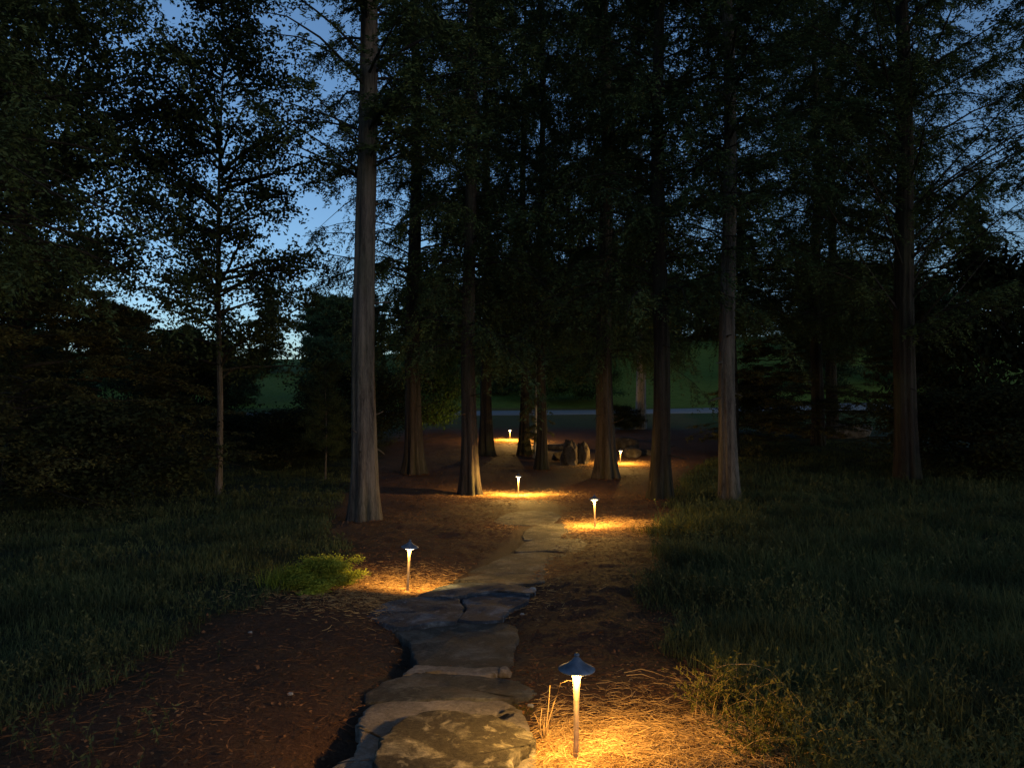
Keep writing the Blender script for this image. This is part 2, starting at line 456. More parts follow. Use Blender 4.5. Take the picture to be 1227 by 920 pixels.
def broadleaf(seed, H, zb, Rmax, nb, nt_, nk, leaf=(.10, .075), mat='broad', bark='bark_shaded', spread=.38, flat=1.0, lim=.5, hull=None):
    rg = np.random.default_rng(seed)
    u = rg.uniform(0, 1, nb)
    h = zb + (H - zb) * u * .9
    az = np.arange(nb) * 2.399 + rg.uniform(-.6, .6, nb)
    prof = np.sqrt(np.maximum(.06, 1 - ((u - .4) / .62) ** 2)) if hull is None else hull(u)
    L = Rmax * prof * rg.uniform(.55, 1.15, nb)
    side = np.stack([-np.sin(az), np.cos(az), np.zeros(nb)], -1); dirh = np.stack([np.cos(az), np.sin(az), np.zeros(nb)], -1)
    ris = rg.uniform(.1, lim + .4, nb) * flat; bend = rg.uniform(-.4, .4, nb)
    def pos(ii, tt):
        l = L[ii]
        return (dirh[ii] * (l * tt)[..., None] + side[ii] * (bend[ii] * l * tt * tt)[..., None]
                + np.array([0, 0, 1.]) * (h[ii] + l * (ris[ii] * tt - .15 * tt * tt))[..., None])
    K = 7; t = np.linspace(0, 1, K)
    P = pos(np.repeat(np.arange(nb)[:, None], K, 1), np.repeat(t[None], nb, 0)); P += rg.normal(0, .035, P.shape) * t[None, :, None]
    bb = Buf(); v, q = tubes(P, (.012 + .012 * L[:, None]) * (1 - t * .8), 5); bb.add(v, q)
    bi = np.repeat(np.arange(nb), nt_); n = len(bi); t0 = rg.uniform(.2, 1, n)
    S = pos(bi, t0)
    dv = norm(dirh[bi] * rg.uniform(0, 1, n)[:, None] + side[bi] * rg.uniform(-1, 1, n)[:, None] + np.array([0, 0, 1.]) * rg.uniform(-.4, .7, n)[:, None] * flat)
    tl = Rmax * .27 * rg.uniform(.4, 1.2, n); t2 = np.linspace(0, 1, 4)
    TP = S[:, None] + dv[:, None] * (tl[:, None] * t2)[..., None]; TP[..., 2] -= .12 * tl[:, None] * t2 ** 2
    v, q = tubes(TP, np.full((n, 4), .005) * (1.3 - t2), 3); bb.add(v, q)
    li = np.repeat(np.arange(n), nk); nn = len(li); s = rg.uniform(.25, 1.05, nn)
    C = S[li] + dv[li] * (tl[li] * s)[:, None] + rg.normal(0, spread * .35, (nn, 3)) * np.array([1, 1, .6 * flat])
    d = norm(rg.normal(0, 1, (nn, 3)) + np.array([0, 0, -.4])); nr = norm(rg.normal(0, .7, (nn, 3)) + np.array([0, 0, .8]))
    v, q = kites(C, d, nr, leaf[0] * rg.uniform(.6, 1.2, nn), leaf[1] * rg.uniform(.6, 1.2, nn))
    cb = Buf(); cb.add(v, q)
    return bb.mesh(f"limbs_{seed}", M[bark]), cb.mesh(f"leafmass_{seed}", M[mat], False)

# shared crowns
RW = [conifer(101, 23, 5.6, 3.0, 190, 34, 34, rise=.50, droop=.40, low_thin=.3, power=.5),
      conifer(102, 22, 3.6, 3.1, 170, 34, 34, leaf=(.095, .032), rise=.36, droop=.5, hang=1.1, low_thin=.25, power=.5),
      conifer(103, 21, 3.2, 2.9, 165, 34, 34, leaf=(.095, .032), rise=.30, droop=.5, hang=1.2, low_thin=.35, power=.5),
      conifer(104, 22, 3.0, 4.4, 130, 50, 38, leaf=(.095, .032), rise=.85, droop=.25, hang=.7, low_thin=.3, power=.55),
      conifer(106, 23, 4.2, 4.0, 230, 36, 30, leaf=(.10, .036), rise=.30, droop=.45, hang=1.1, low_thin=.3, power=.45)]
RWF = conifer(105, 17, .6, 4.6, 200, 30, 26, leaf=(.24, .11), rise=.3, droop=.4, mat='needles_far', power=.6)
BL = [broadleaf(201, 12.5, 2.6, 2.7, 84, 15, 30, leaf=(.095, .075)),
      broadleaf(202, 14, 2.2, 4.0, 95, 18, 36, leaf=(.115, .09)),
      broadleaf(203, 11, .2, 5.0, 110, 24, 34, leaf=(.26, .2), mat='needles_far')]
HEM = [conifer(301, 4.6, .35, 2.5, 75, 26, 30, leaf=(.07, .028), rise=.18, droop=.25, mat='olive', hang=.25, low_thin=.1, power=.55),
       conifer(302, 3.4, .25, 2.2, 60, 24, 30, leaf=(.075, .03), rise=.15, droop=.22, mat='olive', hang=.2, low_thin=.1, power=.5)]
SHR = {k: broadleaf(310 + i, 2.0, .15, 1.35, 46, 12, 34, leaf=(.075, .045), mat=k, spread=.35, hull=lambda u: np.sqrt(np.maximum(.08, 1 - (u * .95) ** 2)))
       for i, k in enumerate(('olive', 'shrubg', 'darkshrub'))}

count = [0]
TR = []
def tree(px, py, kind, r0, crown, label, cat="tree", H=21.5, mat='bark', flare=1.0, lean=(0, 0), rz=None, scale=1.0, group=None,
         name='redwood_tree', xy=None, lobes=6, cscale=None, kindname=None):
    count[0] += 1
    x, y = xy if xy else at(px, py)
    if y < 30 and r0 > .1: TR.append((x, y, r0 * 1.2))
    e = empty(name, on(x, y, -.02), 0, scale)
    tag(e, label, cat, group)
    mobj("trunk", trunk_mesh("trunk", r0, H, M[mat], flare, lobes, seed=500 + count[0], lean=lean), e)
    rz = count[0] * 1.7 if rz is None else rz
    for nm, me in zip(("branches", "crown"), crown):
        o = mobj(nm, me, e); o.rotation_euler[2] = rz
        if cscale: o.scale = cscale
    return e

GT = "redwood trees along the lit path"
tree(437, 622, 0, .192, RW[0], "tall redwood with pale grey fluted trunk, left of the second path light", mat='bark_grey', group=GT, flare=.62, lobes=4)
tree(496, 568, 0, .22, RW[1], "dark straight redwood just right of the pale grey fluted trunk, at the woods' edge", group=GT)
tree(563, 592, 0, .155, RW[2], "slim redwood whose splayed foot glows orange beside a path light", group=GT, flare=1.05, mat='bark')
tree(583, 546, 0, .19, RW[1], "dark redwood standing close behind the slim one with the orange-lit foot", group=GT, mat='bark_shaded')
tree(628, 546, 0, .15, RW[2], "slender dark redwood just right of the farthest lit path light", group=GT, flare=1.1, mat='bark_shaded')
tree(649, 562, 0, .13, RW[1], "slender black redwood left of the two upright boulders", group=GT, flare=1.0, mat='bark_shaded')
tree(726, 572, 0, .222, RW[2], "stout dark redwood with wide buttressed foot, just right of the upright boulders", group=GT, flare=.95, mat='bark')
tree(791, 598, 0, .17, RW[1], "dark straight redwood right of the path, beyond the path light with the white glowing top", group=GT, flare=.9, mat='bark_shaded', lean=(.004, 0))
tree(874, 602, 0, .165, RW[0], "grey ridged redwood rising from the green grass right of the path", group=GT, mat='bark_grey', flare=.6, rz=2.2)
tree(1087, 577, 0, .27, RW[3], "big dark redwood on the right with long limbs reaching up into the sky", group=GT, mat='bark_shaded', flare=.4, rz=.5)
tree(768, 514, 0, .24, RW[1], "pale bare-looking trunk by the road, between two dark redwoods", cat="tree", mat='bark_pale', flare=.2, name='pale_tree')
tree(262, 592, 0, .07, BL[0], "thin young broadleaf tree with small leaves against the blue sky", mat='bark_grey', flare=.3, H=11, name='broadleaf_tree')
tree(22, 585, 0, .22, BL[1], "large dark broadleaf tree filling the top left, behind the olive shrubs", mat='bark_shaded', flare=.4, H=13, name='broadleaf_tree')
tree(-40, 640, 0, .2, RW[1], "dark conifer at the far left edge, its trunk half out of view", mat='bark_shaded', flare=.5, group=GT)
tree(390, 575, 0, .09, BL[0], "sapling with a thin bare stem left of the pale grey fluted trunk", mat='bark_grey', flare=.2, H=11, name='sapling', scale=.27)
tree(641, 549, 0, .055, HEM[1], "thin leaning young trunk lit orange, squeezed between two slender redwoods", mat='bark_pale', flare=.5, H=3.5, name='sapling', lean=(.03, 0), cscale=(.3, .3, .9))
# mid-distance trees
tree(0, 0, 0, .22, BL[1], "second large broadleaf tree farther back at the left, deep in shadow", xy=(-17.5, 22), mat='bark_shaded', flare=.4, H=13, name='broadleaf_tree')
tree(0, 0, 0, .25, RW[0], "redwood at the right edge whose drooping sprays frame the patch of pale sky", xy=(16.5, 20.5), mat='bark_shaded', flare=.5, scale=1.3)

tree(0, 0, 0, .24, RW[4], "dark redwood directly behind the stout buttressed trunk, deep in the wood", xy=(4.0, 31.5), mat='bark_shaded', flare=.4, group=GT)
tree(0, 0, 0, .24, RW[4], "dark redwood behind the pale boulder and olive shrubs on the right", xy=(12.3, 30), mat='bark_shaded', flare=.3, group=GT)
tree(0, 0, 0, .24, RW[4], "dense dark redwood hiding behind the big long-limbed trunk", xy=(13.2, 24.9), mat='bark_shaded', flare=.4, group=GT)
tree(0, 0, 0, .26, RW[4], "heavy dark redwood hidden behind the grey ridged trunk", xy=(7.7, 26.3), mat='bark_shaded', flare=.4, group=GT)
tree(0, 0, 0, .24, RW[4], "dark redwood beyond the olive shrubs left of the long-limbed tree", xy=(14.2, 33), mat='bark_shaded', flare=.4, group=GT)
tree(0, 0, 0, .28, RW[4], "dark redwood added past the right edge to shade the ground, its sprays hanging into the top right corner", xy=(10.6, 8.6), mat='bark_shaded', flare=.4, group=GT)  # trunk out of view, added to darken the ground at lower right
tree(0, 0, 0, .28, RW[1], "dark redwood added past the left edge to shade the ground, its sprays hanging into the top left corner", xy=(-8.2, 8.4), mat='bark_shaded', flare=.4, group=GT)  # added beside the view so its crown darkens the left ground

# background trees across the road
BG = "distant trees beyond the road"
bg = [(-48, 74, .95, 'n', "distant dark conifer low behind the olive shrubs at far left"),
      (-38, 72, .70, 'b', "distant rounded tree behind the broad olive evergreen"),
      (-31, 70, .50, 'b', "low distant tree right below the brightest left sky gap"),
      (-27, 82, .62, 'n', "distant feathery conifer between the thin broadleaf tree and the grey fluted trunk"),
      (-25, 62, .38, 'b', "low round tree on the lawn behind the thin broadleaf trunk"),
      (-21, 84, .72, 'b', "distant round tree left of the grey fluted trunk"),
      (-15.5, 74, .72, 'b', "distant tree directly behind the grey fluted trunk"),
      (-12, 92, .75, 'n', "distant conifer seen between the first two redwood trunks"),
      (-7, 70, .8, 'b', "distant broad tree between the second redwood and the orange-footed one"),
      (-3, 88, .8, 'n', "distant conifer behind the slim redwood with the orange foot"),
      (1.5, 72, .9, 'b', "distant broad tree behind the slender dark redwoods"),
      (3, 96, .8, 'n', "distant tall conifer behind the two slender black redwoods"),
      (8.5, 80, 1.0, 'b', "distant tree on the rise left of the stout buttressed redwood"),
      (15, 92, .95, 'n', "distant conifer above the lawn beside the pale trunk"),
      (18, 88, .75, 'b', "distant round tree at the top of the lawn by the dark straight redwood"),
      (25, 92, .75, 'b', "distant round tree at the top of the lawn, right of the grey ridged trunk"),
      (30, 96, 1.0, 'n', "distant conifer behind the round trees above the lawn's right end"),
      (32, 76, .85, 'b', "dark round tree where the lawn ends on the right"),
      (41, 84, .85, 'b', "distant tree below the small bright sky gap left of the big dark redwood"),
      (50, 80, .95, 'n', "distant conifer right of the big dark redwood"),
      (59, 76, .95, 'b', "distant tree at far right behind the black rounded evergreen"),
      (-14, 56, .42, 'b', "small tree just beyond the road left of the redwood row"),
      (-19.5, 53, .30, 'b', "bushy little tree just beyond the road, left of the grey fluted trunk"),
      (24, 58, .60, 'b', "dark tree on the near lawn behind the right-hand shrubs"),
      (33, 60, .75, 'b', "dark spreading tree beyond the road, right of the big dark redwood"),
      (5.5, 62, .50, 'b', "small leafy tree on the lawn left of the stout buttressed redwood"),
      (-1, 57, .42, 'b', "small dim tree beyond the road behind the orange-footed redwood"),
      (-26, 54, .34, 'b', "bushy tree beyond the road behind the thin broadleaf trunk"),
      (-43, 57, .5, 'b', "dark spreading tree beyond the road at the far left"),
      (-58, 68, 1.0, 'n', "distant conifer at the very left edge beyond the woods"),
      (-34, 52, .5, 'b', "dark tree beyond the road behind the olive evergreens")]
for k, (x, y, s, kd, lab) in enumerate(bg):
    tree(0, 0, 0, .22, RWF if kd == 'n' else BL[2], lab, xy=(x, y), scale=s, H=16 if kd == 'n' else 10, mat='bark_shaded', group=BG,
         name='conifer_tree' if kd == 'n' else 'broadleaf_tree', flare=.3)

# shrubs and understory conifers
def bush(px, py, kind, scale, label, name='shrub', xy=None, group=None, cat="shrub", rz=None):
    count[0] += 1
    x, y = xy if xy else at(px, py)
    e = empty(name, on(x, y, -.05)); tag(e, label, cat, group)
    for nm, me in zip(("stems", "leaves"), kind):
        o = mobj(nm, me, e); o.scale = scale; o.rotation_euler[2] = count[0] * 2.3 if rz is None else rz
    return e
U = "olive understory evergreens at the wood's edge"
bush(25, 612, HEM[0], (1.15, 1.15, 1.15), "layered olive evergreen shrub at the far left edge, level branches", group=U, name="evergreen_shrub")
bush(120, 598, HEM[0], (1.15, 1.15, 1.0), "broad layered olive evergreen between the left edge and the thin broadleaf tree", group=U, name="evergreen_shrub")
bush(205, 575, HEM[1], (1.1, 1.1, .85), "low layered evergreen just left of the thin broadleaf trunk", group=U, name="evergreen_shrub")
bush(-60, 580, HEM[0], (1.5, 1.5, 1.5), "tallest olive evergreen, half cut off by the left edge", group=U, name="evergreen_shrub")
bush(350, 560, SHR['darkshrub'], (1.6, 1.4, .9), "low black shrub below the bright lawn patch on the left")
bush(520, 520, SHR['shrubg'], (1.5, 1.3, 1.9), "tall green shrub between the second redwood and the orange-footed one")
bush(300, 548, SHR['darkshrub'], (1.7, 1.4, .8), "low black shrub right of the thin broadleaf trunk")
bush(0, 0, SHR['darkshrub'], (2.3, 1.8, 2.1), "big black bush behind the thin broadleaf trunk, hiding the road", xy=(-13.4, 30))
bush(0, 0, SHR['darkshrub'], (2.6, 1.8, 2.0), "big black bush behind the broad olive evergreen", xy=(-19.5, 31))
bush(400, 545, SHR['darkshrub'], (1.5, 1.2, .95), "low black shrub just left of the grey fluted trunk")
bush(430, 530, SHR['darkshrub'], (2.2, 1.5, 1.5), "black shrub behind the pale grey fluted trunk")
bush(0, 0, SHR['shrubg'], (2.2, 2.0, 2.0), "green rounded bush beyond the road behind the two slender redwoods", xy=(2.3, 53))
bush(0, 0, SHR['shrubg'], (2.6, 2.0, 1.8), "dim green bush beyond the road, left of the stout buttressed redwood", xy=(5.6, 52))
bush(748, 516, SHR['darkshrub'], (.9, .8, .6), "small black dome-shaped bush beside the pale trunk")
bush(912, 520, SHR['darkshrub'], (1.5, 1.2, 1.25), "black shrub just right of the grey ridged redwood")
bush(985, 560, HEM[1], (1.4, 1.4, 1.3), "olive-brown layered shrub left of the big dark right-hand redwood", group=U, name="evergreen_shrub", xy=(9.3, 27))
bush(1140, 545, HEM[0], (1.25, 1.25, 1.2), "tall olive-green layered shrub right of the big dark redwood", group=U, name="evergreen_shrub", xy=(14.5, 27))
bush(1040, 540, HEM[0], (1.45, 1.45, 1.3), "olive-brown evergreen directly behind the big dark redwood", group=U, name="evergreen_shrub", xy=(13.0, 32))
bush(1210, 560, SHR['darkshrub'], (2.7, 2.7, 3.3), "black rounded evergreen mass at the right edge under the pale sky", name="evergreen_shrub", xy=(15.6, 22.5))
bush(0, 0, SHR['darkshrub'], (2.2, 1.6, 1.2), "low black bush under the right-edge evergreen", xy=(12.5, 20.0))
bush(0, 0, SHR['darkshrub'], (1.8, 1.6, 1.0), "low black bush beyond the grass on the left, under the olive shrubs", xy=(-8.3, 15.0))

# ------------------------------------------------------------------ path lights
def path_light_meshes():
    h = .445                                     # height of the cap's rim
    stem = Buf()
    v, q = lathe([(0.0125, .0), (.0125, .10), (.0128, .24), (.0138, .31), (.0158, .37), (.019, .402), (.024, h - .018), (.0, h - .018)], 32); stem.add(v, q)
    stake = Buf(); v, q = lathe([(0, -.16), (.006, -.12), (.0125, -.02), (.0125, .004), (.019, .004), (.0195, .010), (.0145, .012)], 24); stake.add(v, q)
    cap = Buf()
    v, q = lathe([(0, h + .0), (.060, h + .001), (.084, h - .004), (.087, h - .002), (.086, h + .003), (.066, h + .013), (.045, h + .024),
                  (.027, h + .038), (.017, h + .050), (.011, h + .056)], 48); cap.add(v, q)
    fin = Buf(); v, q = lathe([(.011, h + .055), (.009, h + .058), (.0125, h + .062), (.0125, h + .068), (.007, h + .073), (0, h + .074)], 24); fin.add(v, q)
    lens = Buf(); v, q = lathe([(.022, h - .016), (.050, h - .0155), (.053, h - .011), (.053, h - .001)], 40); lens.add(v, q)
    return dict(stem=stem.mesh("stem", M['stem']), stake=stake.mesh("stake", M['stem']), cap=cap.mesh("cap", M['cap']),
                finial=fin.mesh("finial", M['cap']), lens=lens.mesh("lens", M['lens']))
PL = path_light_meshes()
LP = [(690, 912, 1.0, 4.1, 0, "nearest path light with blue-grey pagoda cap and flared glowing stem"),
      (488, 709, 1.0, 4.2, 1.5, "path light with thin dark cap on the left of the stone path, second nearest"),
      (713, 633, 1.0, 10.0, -1, "path light right of the path, its glow on straw before the dark redwoods"),
      (621, 594, 1.0, 24.0, 0, "path light whose glow strikes the slim redwood's foot"),
      (743, 557, 1.0, 16.0, 1, "small distant path light in front of a rounded rock, right of the stout redwood"),
      (611, 529, 1.0, 20.0, 0, "farthest path light, standing left of the slender redwoods with a short bright pool"),
      (634, 532, 1.0, 9.0, 0, "distant path light mostly hidden by a slender dark redwood")]
for px, py, s, W, tilt, lab in LP:
    x, y = at(px, py)
    e = empty("path_light", on(x, y)); tag(e, lab, "path light", "path lights along the stone path")
    e.rotation_euler = (radians(tilt * 1.3 - .8), radians(tilt * 1.6 + .7), 0)
    for k in ("stem", "stake", "cap", "lens"): o = mobj(k, PL[k], e)
    c_ = [c for c in e.children if c.name.startswith("cap")][0] if e.children else None
    mobj("finial", PL["finial"], c_ or e)
    for kk in range(3):
        aimed_back = py == 709                      # made-up cone cut, aimed back to keep the stones in front dark
        ld = bpy.data.lights.new("lamp_light", 'SPOT' if aimed_back else 'POINT'); ld.shadow_soft_size = .006; ld.energy = W * 5.4; ld.color = LAMP_COL
        if aimed_back: ld.spot_size = radians(160); ld.spot_blend = .12
        aa = kk * 2.0944 + .5
        lo = link(bpy.data.objects.new("lamp_light", ld), e); lo.location = (.050 * math.cos(aa), .050 * math.sin(aa), .419)
        if aimed_back: lo.rotation_euler = (radians(65), 0, radians(14))

# ------------------------------------------------------------------ path stones
def densify(poly, k=6, jit=.012, seed=0):
    rg = np.random.default_rng(seed); p = np.array(poly, float); out = []
    for i in range(len(p)):
        a, b_ = p[i], p[(i + 1) % len(p)]
        a0, b1 = p[i - 1], p[(i + 2) % len(p)]
        for j in range(k):
            t = j / k
            c = .5 * ((2 * a) + (-a0 + b_) * t + (2 * a0 - 5 * a + 4 * b_ - b1) * t * t + (-a0 + 3 * a - 3 * b_ + b1) * t ** 3)
            out.append(c * .6 + (a * (1 - t) + b_ * t) * .4 + rg.normal(0, jit, 2))
    return np.array(out)
def slab(name, pix, top, thick, mat, label, seed=0, group="flat stones of the path", cat="flagstone", rough=.008, world=None):
    base = [at(p[0], p[1], top) for p in pix]
    P = densify(base, 8, .008, seed)
    c0 = P.mean(0); aa = np.arctan2(P[:, 1] - c0[1], P[:, 0] - c0[0]); P = c0 + (P - c0) * (1 + .05 * fbm(np.cos(aa) * 2.5 + seed, np.sin(aa) * 2.5, seed, 3))[:, None]
    c = P.mean(0); n = len(P)
    zc = float(hbase(*c)) + top - .008
    slope = np.array([float(hbase(c[0] + .1, c[1]) - hbase(c[0], c[1])) * 5, float(hbase(c[0], c[1] + .3) - hbase(c[0], c[1] - .3)) / .6])
    rings = [1.0, .985, .96, .92, .84, .72, .58, .42, .26, .12]
    drop = [.006, .002, 0, 0, 0, 0, 0, 0, 0, 0]
    V = []
    B = c + (P - c) * 1.01
    V.append(np.c_[B, np.full(n, zc - thick) + (B - c) @ slope])
    V.append(np.c_[P, np.full(n, zc - thick * .5) + (P - c) @ slope])
    for s, dr in zip(rings, drop):
        R = c + (P - c) * s
        z = zc + (R - c) @ slope - dr + rough * fbm(R[:, 0] * 5 + seed, R[:, 1] * 5, seed, 4) + .35 * rough * np.round(1.5 * fbm(R[:, 0] * 2.2 + seed, R[:, 1] * 3.0, seed + 5, 2))
        V.append(np.c_[R, z])
    V.append([[c[0], c[1], zc + rough * float(fbm(c[0] * 5 + seed, c[1] * 5, seed, 4))]])
    V = np.concatenate(V); o0 = np.array([c[0], c[1], zc]); V -= o0
    nr = len(rings) + 2; idx = np.arange(nr * n).reshape(nr, n); a, b_ = idx[:-1], idx[1:]
    q = np.stack([a, np.roll(a, -1, 1), np.roll(b_, -1, 1), b_], -1).reshape(-1, 4)
    l = idx[-1]; t = np.stack([l, np.roll(l, -1), np.full(n, nr * n)], -1)
    o = mobj(name, np_mesh(name, V, q, t, True, [M[mat]])); o.location = o0
    return tag(o, label, cat, group)
slab("flagstone", [(375, 960), (392, 918), (424, 900), (430, 878), (428, 862), (450, 842), (520, 839), (600, 838), (628, 852), (640, 880), (632, 1010), (560, 1130), (400, 1130)],
     .02, .16, 'stone_pale', "nearest pale smooth flagstone step lying under the lichen-spotted brown slab", 1)
slab("flagstone", [(447, 945), (450, 900), (462, 876), (492, 857), (535, 851), (585, 853), (628, 869), (640, 884), (615, 905), (622, 960), (600, 1040), (470, 1050)],
     .075, .10, 'stone_brown', "brown lichen-spotted slab at the bottom edge beside the nearest path light", 2, rough=.016)
slab("flagstone", [(436, 836), (462, 812), (505, 806), (560, 808), (618, 812), (640, 826), (615, 835), (540, 836)],
     .012, .12, 'stone_mid', "low earth-stained flagstone just beyond the pale front step", 3)
slab("flagstone", [(484, 806), (500, 795), (530, 796), (575, 799), (598, 797), (596, 805), (560, 807), (520, 802)],
     .022, .10, 'stone_pale', "narrow pale kerb-like stone edge across the path", 4)
slab("flagstone", [(500, 794), (490, 768), (474, 749), (520, 745), (598, 743), (622, 748), (620, 772), (608, 797), (545, 798)],
     .012, .12, 'stone_mid', "squarish dull grey flagstone beyond the narrow pale edge", 5)
slab("flagstone", [(438, 731), (458, 718), (500, 713), (547, 715), (557, 728), (547, 742), (505, 747), (468, 748)],
     .045, .14, 'stone_shaded', "blue-grey slab at the path's left side below the second path light", 6, rough=.011)
slab("flagstone", [(548, 742), (560, 727), (556, 716), (590, 708), (628, 709), (634, 716), (612, 728), (596, 742)],
     .03, .12, 'stone_shaded', "dark blue-grey slab in the middle of the path, right of the other blue slab", 7, rough=.010)
slab("flagstone", [(500, 712), (530, 700), (560, 696), (600, 697), (640, 703), (636, 708), (590, 706), (545, 713)],
     .05, .12, 'stone_shaded', "long slate slab whose pale back edge catches the second light", 8)
slab("flagstone", [(545, 694), (575, 687), (610, 684), (660, 689), (640, 698), (600, 696), (562, 695)],
     .028, .10, 'stone_mid', "shallow stone with a pale rim behind the long slate slab", 9)
slab("flagstone", [(560, 685), (585, 674), (612, 663), (650, 660), (696, 663), (690, 675), (672, 688), (620, 685)],
     .026, .10, 'stone_mid', "broad grey flagstone in the bend of the path, before the third light's pool", 10)
slab("flagstone", [(616, 660), (630, 648), (655, 642), (690, 643), (706, 650), (700, 660), (655, 659)],
     .024, .10, 'stone_mid', "olive-lit flagstone beside the third light's pool of glow", 11)
slab("flagstone", [(628, 646), (630, 634), (650, 626), (684, 627), (698, 640), (672, 642)],
     .024, .08, 'stone_mid', "small amber-lit flagstone left of the third path light", 12)
slab("flagstone", [(590, 624), (612, 613), (655, 611), (672, 618), (655, 627), (615, 628)],
     .022, .08, 'stone_mid', "farthest flagstone, faint in the dirt before the fourth light", 13)

def rock(name, loc, size, mat, label, seed, cat="rock", group=None, sub=4, rough=.35, rz=0, sink=.2):
    import bmesh
    bm = bmesh.new(); bmesh.ops.create_icosphere(bm, subdivisions=sub, radius=1)
    P = np.array([v.co[:] for v in bm.verts]); rg = np.random.default_rng(seed)
    for _ in range(13):     # chop facets
        nrm = norm(rg.normal(0, 1, 3)); d = rg.uniform(.48, .85)
        over = np.maximum(P @ nrm - d, 0); P = P - over[:, None] * nrm * .85
    P = np.sign(P) * np.abs(P) ** .72
    P = P * (1 + rough * .45 * fbm(P[:, 0] * 2.2 + seed + P[:, 2], P[:, 1] * 2.2 - P[:, 2] * 1.3, seed, 4))[:, None]
    P = P * np.array(size)
    P[:, :2] *= (1 - .28 * np.clip(P[:, 2:3] / size[2], -.3, 1) * (rough > 1))
    P[:, 2] += size[2] * (1 - 2 * sink)
    for v, p in zip(bm.verts, P): v.co = p
    me = bpy.data.meshes.new(name); bm.to_mesh(me); bm.free(); me.materials.append(M[mat])
    me.polygons.foreach_set("use_smooth", np.ones(len(me.polygons), bool))
    o = mobj(name, me); o.location = loc; o.rotation_euler[2] = rz
    return tag(o, label, cat, group)
def rk(px, py, *a, **k): return rock("boulder", on(*at(px, py)), *a, **k)
rk(683, 557, (.30, .26, .50), 'rock', "upright pointed boulder left of the stout buttressed redwood", 27, rough=1.5)
rk(698, 556, (.22, .22, .56), 'rock', "taller upright boulder touching the foot of the stout redwood", 24, rough=1.5)
rk(672, 552, (.3, .25, .2), 'rock', "low dark boulder at the left foot of the upright pair", 23)
rk(757, 548, (.34, .26, .26), 'rock', "rounded boulder glowing behind the small distant path light", 24)
rk(752, 538, (.55, .3, .30), 'rock', "flat grey boulder behind the glowing rounded one", 25)
rk(772, 545, (.4, .3, .15), 'rock', "low boulder half hidden by the dark straight redwood", 26)
rk(1005, 524, (1.9, .7, .42), 'rock', "long pale grey boulder lying beyond the grass left of the big dark redwood", 27)
rk(670, 537, (.9, .4, .15), 'rock', "low brown rock ledge between the black redwood and the upright boulders", 28)
rock("stone", on(*at(604, 806)), (.055, .05, .045), 'stone_pale', "fist-sized pale stone at the right end of the narrow path edge", 31, cat="stone", sub=3)
G = "small pale stones beside the path"
for i, (px, py, s, lab) in enumerate([(638, 706, .05, "white quartz lump at the slate slab's right end"), (627, 711, .04, "smaller white quartz lump just below the first"),
        (584, 778, .018, "white pebble on the dirt, left one of a row of three"), (599, 778, .02, "white pebble on the dirt, right one of a row of three"),
        (588, 786, .018, "white pebble just below the row of pebbles"), (624, 827, .016, "single pale pebble above the dry stalks"),
        (636, 842, .022, "flat pale chip left of the nearest path light"), (626, 734, .024, "pale pebble on bare earth right of the blue-grey slabs"),
        (348, 826, .02, "pale chip on the dark left bank"), (300, 757, .02, "tiny pale chip near the left grass edge"), (600, 765, .014, "tiny pebble above the three white ones")]):
    rock("pebble", on(*at(px, py)), (s, s * .8, s * .55), 'quartz', lab, 40 + i, cat="pebble", group=G, sub=2)

# ------------------------------------------------------------------ ground cover
def clear(x, y, r=.0):
    return np.abs(x - path_x(y)) > (.42 + r)
def blades(n, xs, ys, h, w, lean, mat_name, name, rg, zoff=0.0):
    az = rg.uniform(0, 2 * pi, n); d = np.stack([np.cos(az), np.sin(az), np.zeros(n)], -1); s = np.stack([-np.sin(az), np.cos(az), np.zeros(n)], -1)
    b0 = np.stack([xs, ys, hfun(xs, ys) - .01 + zoff], -1); up = np.array([0, 0, 1.])
    ln = (lean * h)[:, None]; H_ = h[:, None]; W = w[:, None] * .5
    p1 = b0 + up * H_ * .55 + d * ln * .3; p2 = b0 + up * H_ * (1 - lean[:, None] * .3) + d * ln
    V = np.stack([b0 - s * W, b0 + s * W, p1 + s * W * .8, p1 - s * W * .8, p2], 1)
    i = np.arange(n)[:, None] * 5
    return V.reshape(-1, 3), i + np.array([0, 1, 2, 3]), i + np.array([3, 2, 4])
def grass_obj(n, seed):
    rg = np.random.default_rng(seed)
    r = 1.6 + (34 - 1.6) * rg.uniform(0, 1, n * 3) ** 1.5; a = rg.uniform(-.78, .78, n * 3)
    x, y = r * np.sin(a), r * np.cos(a)
    g = grassy(x, y); hum = .5 + .5 * fbm(x * 1.1, y * 1.1, 33, 3)
    ok = (g > .45) & (rg.uniform(0, 1, len(x)) < g * (.08 + 1.2 * hum))
    x, y, hum, r = x[ok][:n], y[ok][:n], hum[ok][:n], r[ok][:n]; n = len(x)
    h = (.05 + .17 * hum ** 1.5 + .13 * (x > 0) * np.clip((x - 1) / 2, 0, 1)) * rg.uniform(.5, 1.3, n) * np.clip(1.15 - r / 40, .5, 1)
    w = .0018 + .0006 * r * rg.uniform(.6, 1.4, n)
    v, q, t = blades(n, x, y, h, w, rg.uniform(.2, 1.5, n), 'grass', 'grass', rg)
    return tag(mobj("grass", np_mesh("grass", v, q, t, False, [M['grass']])), "dark green rough grass on both sides of the path", "grass", kind="stuff")
grass_obj(280000, 61)

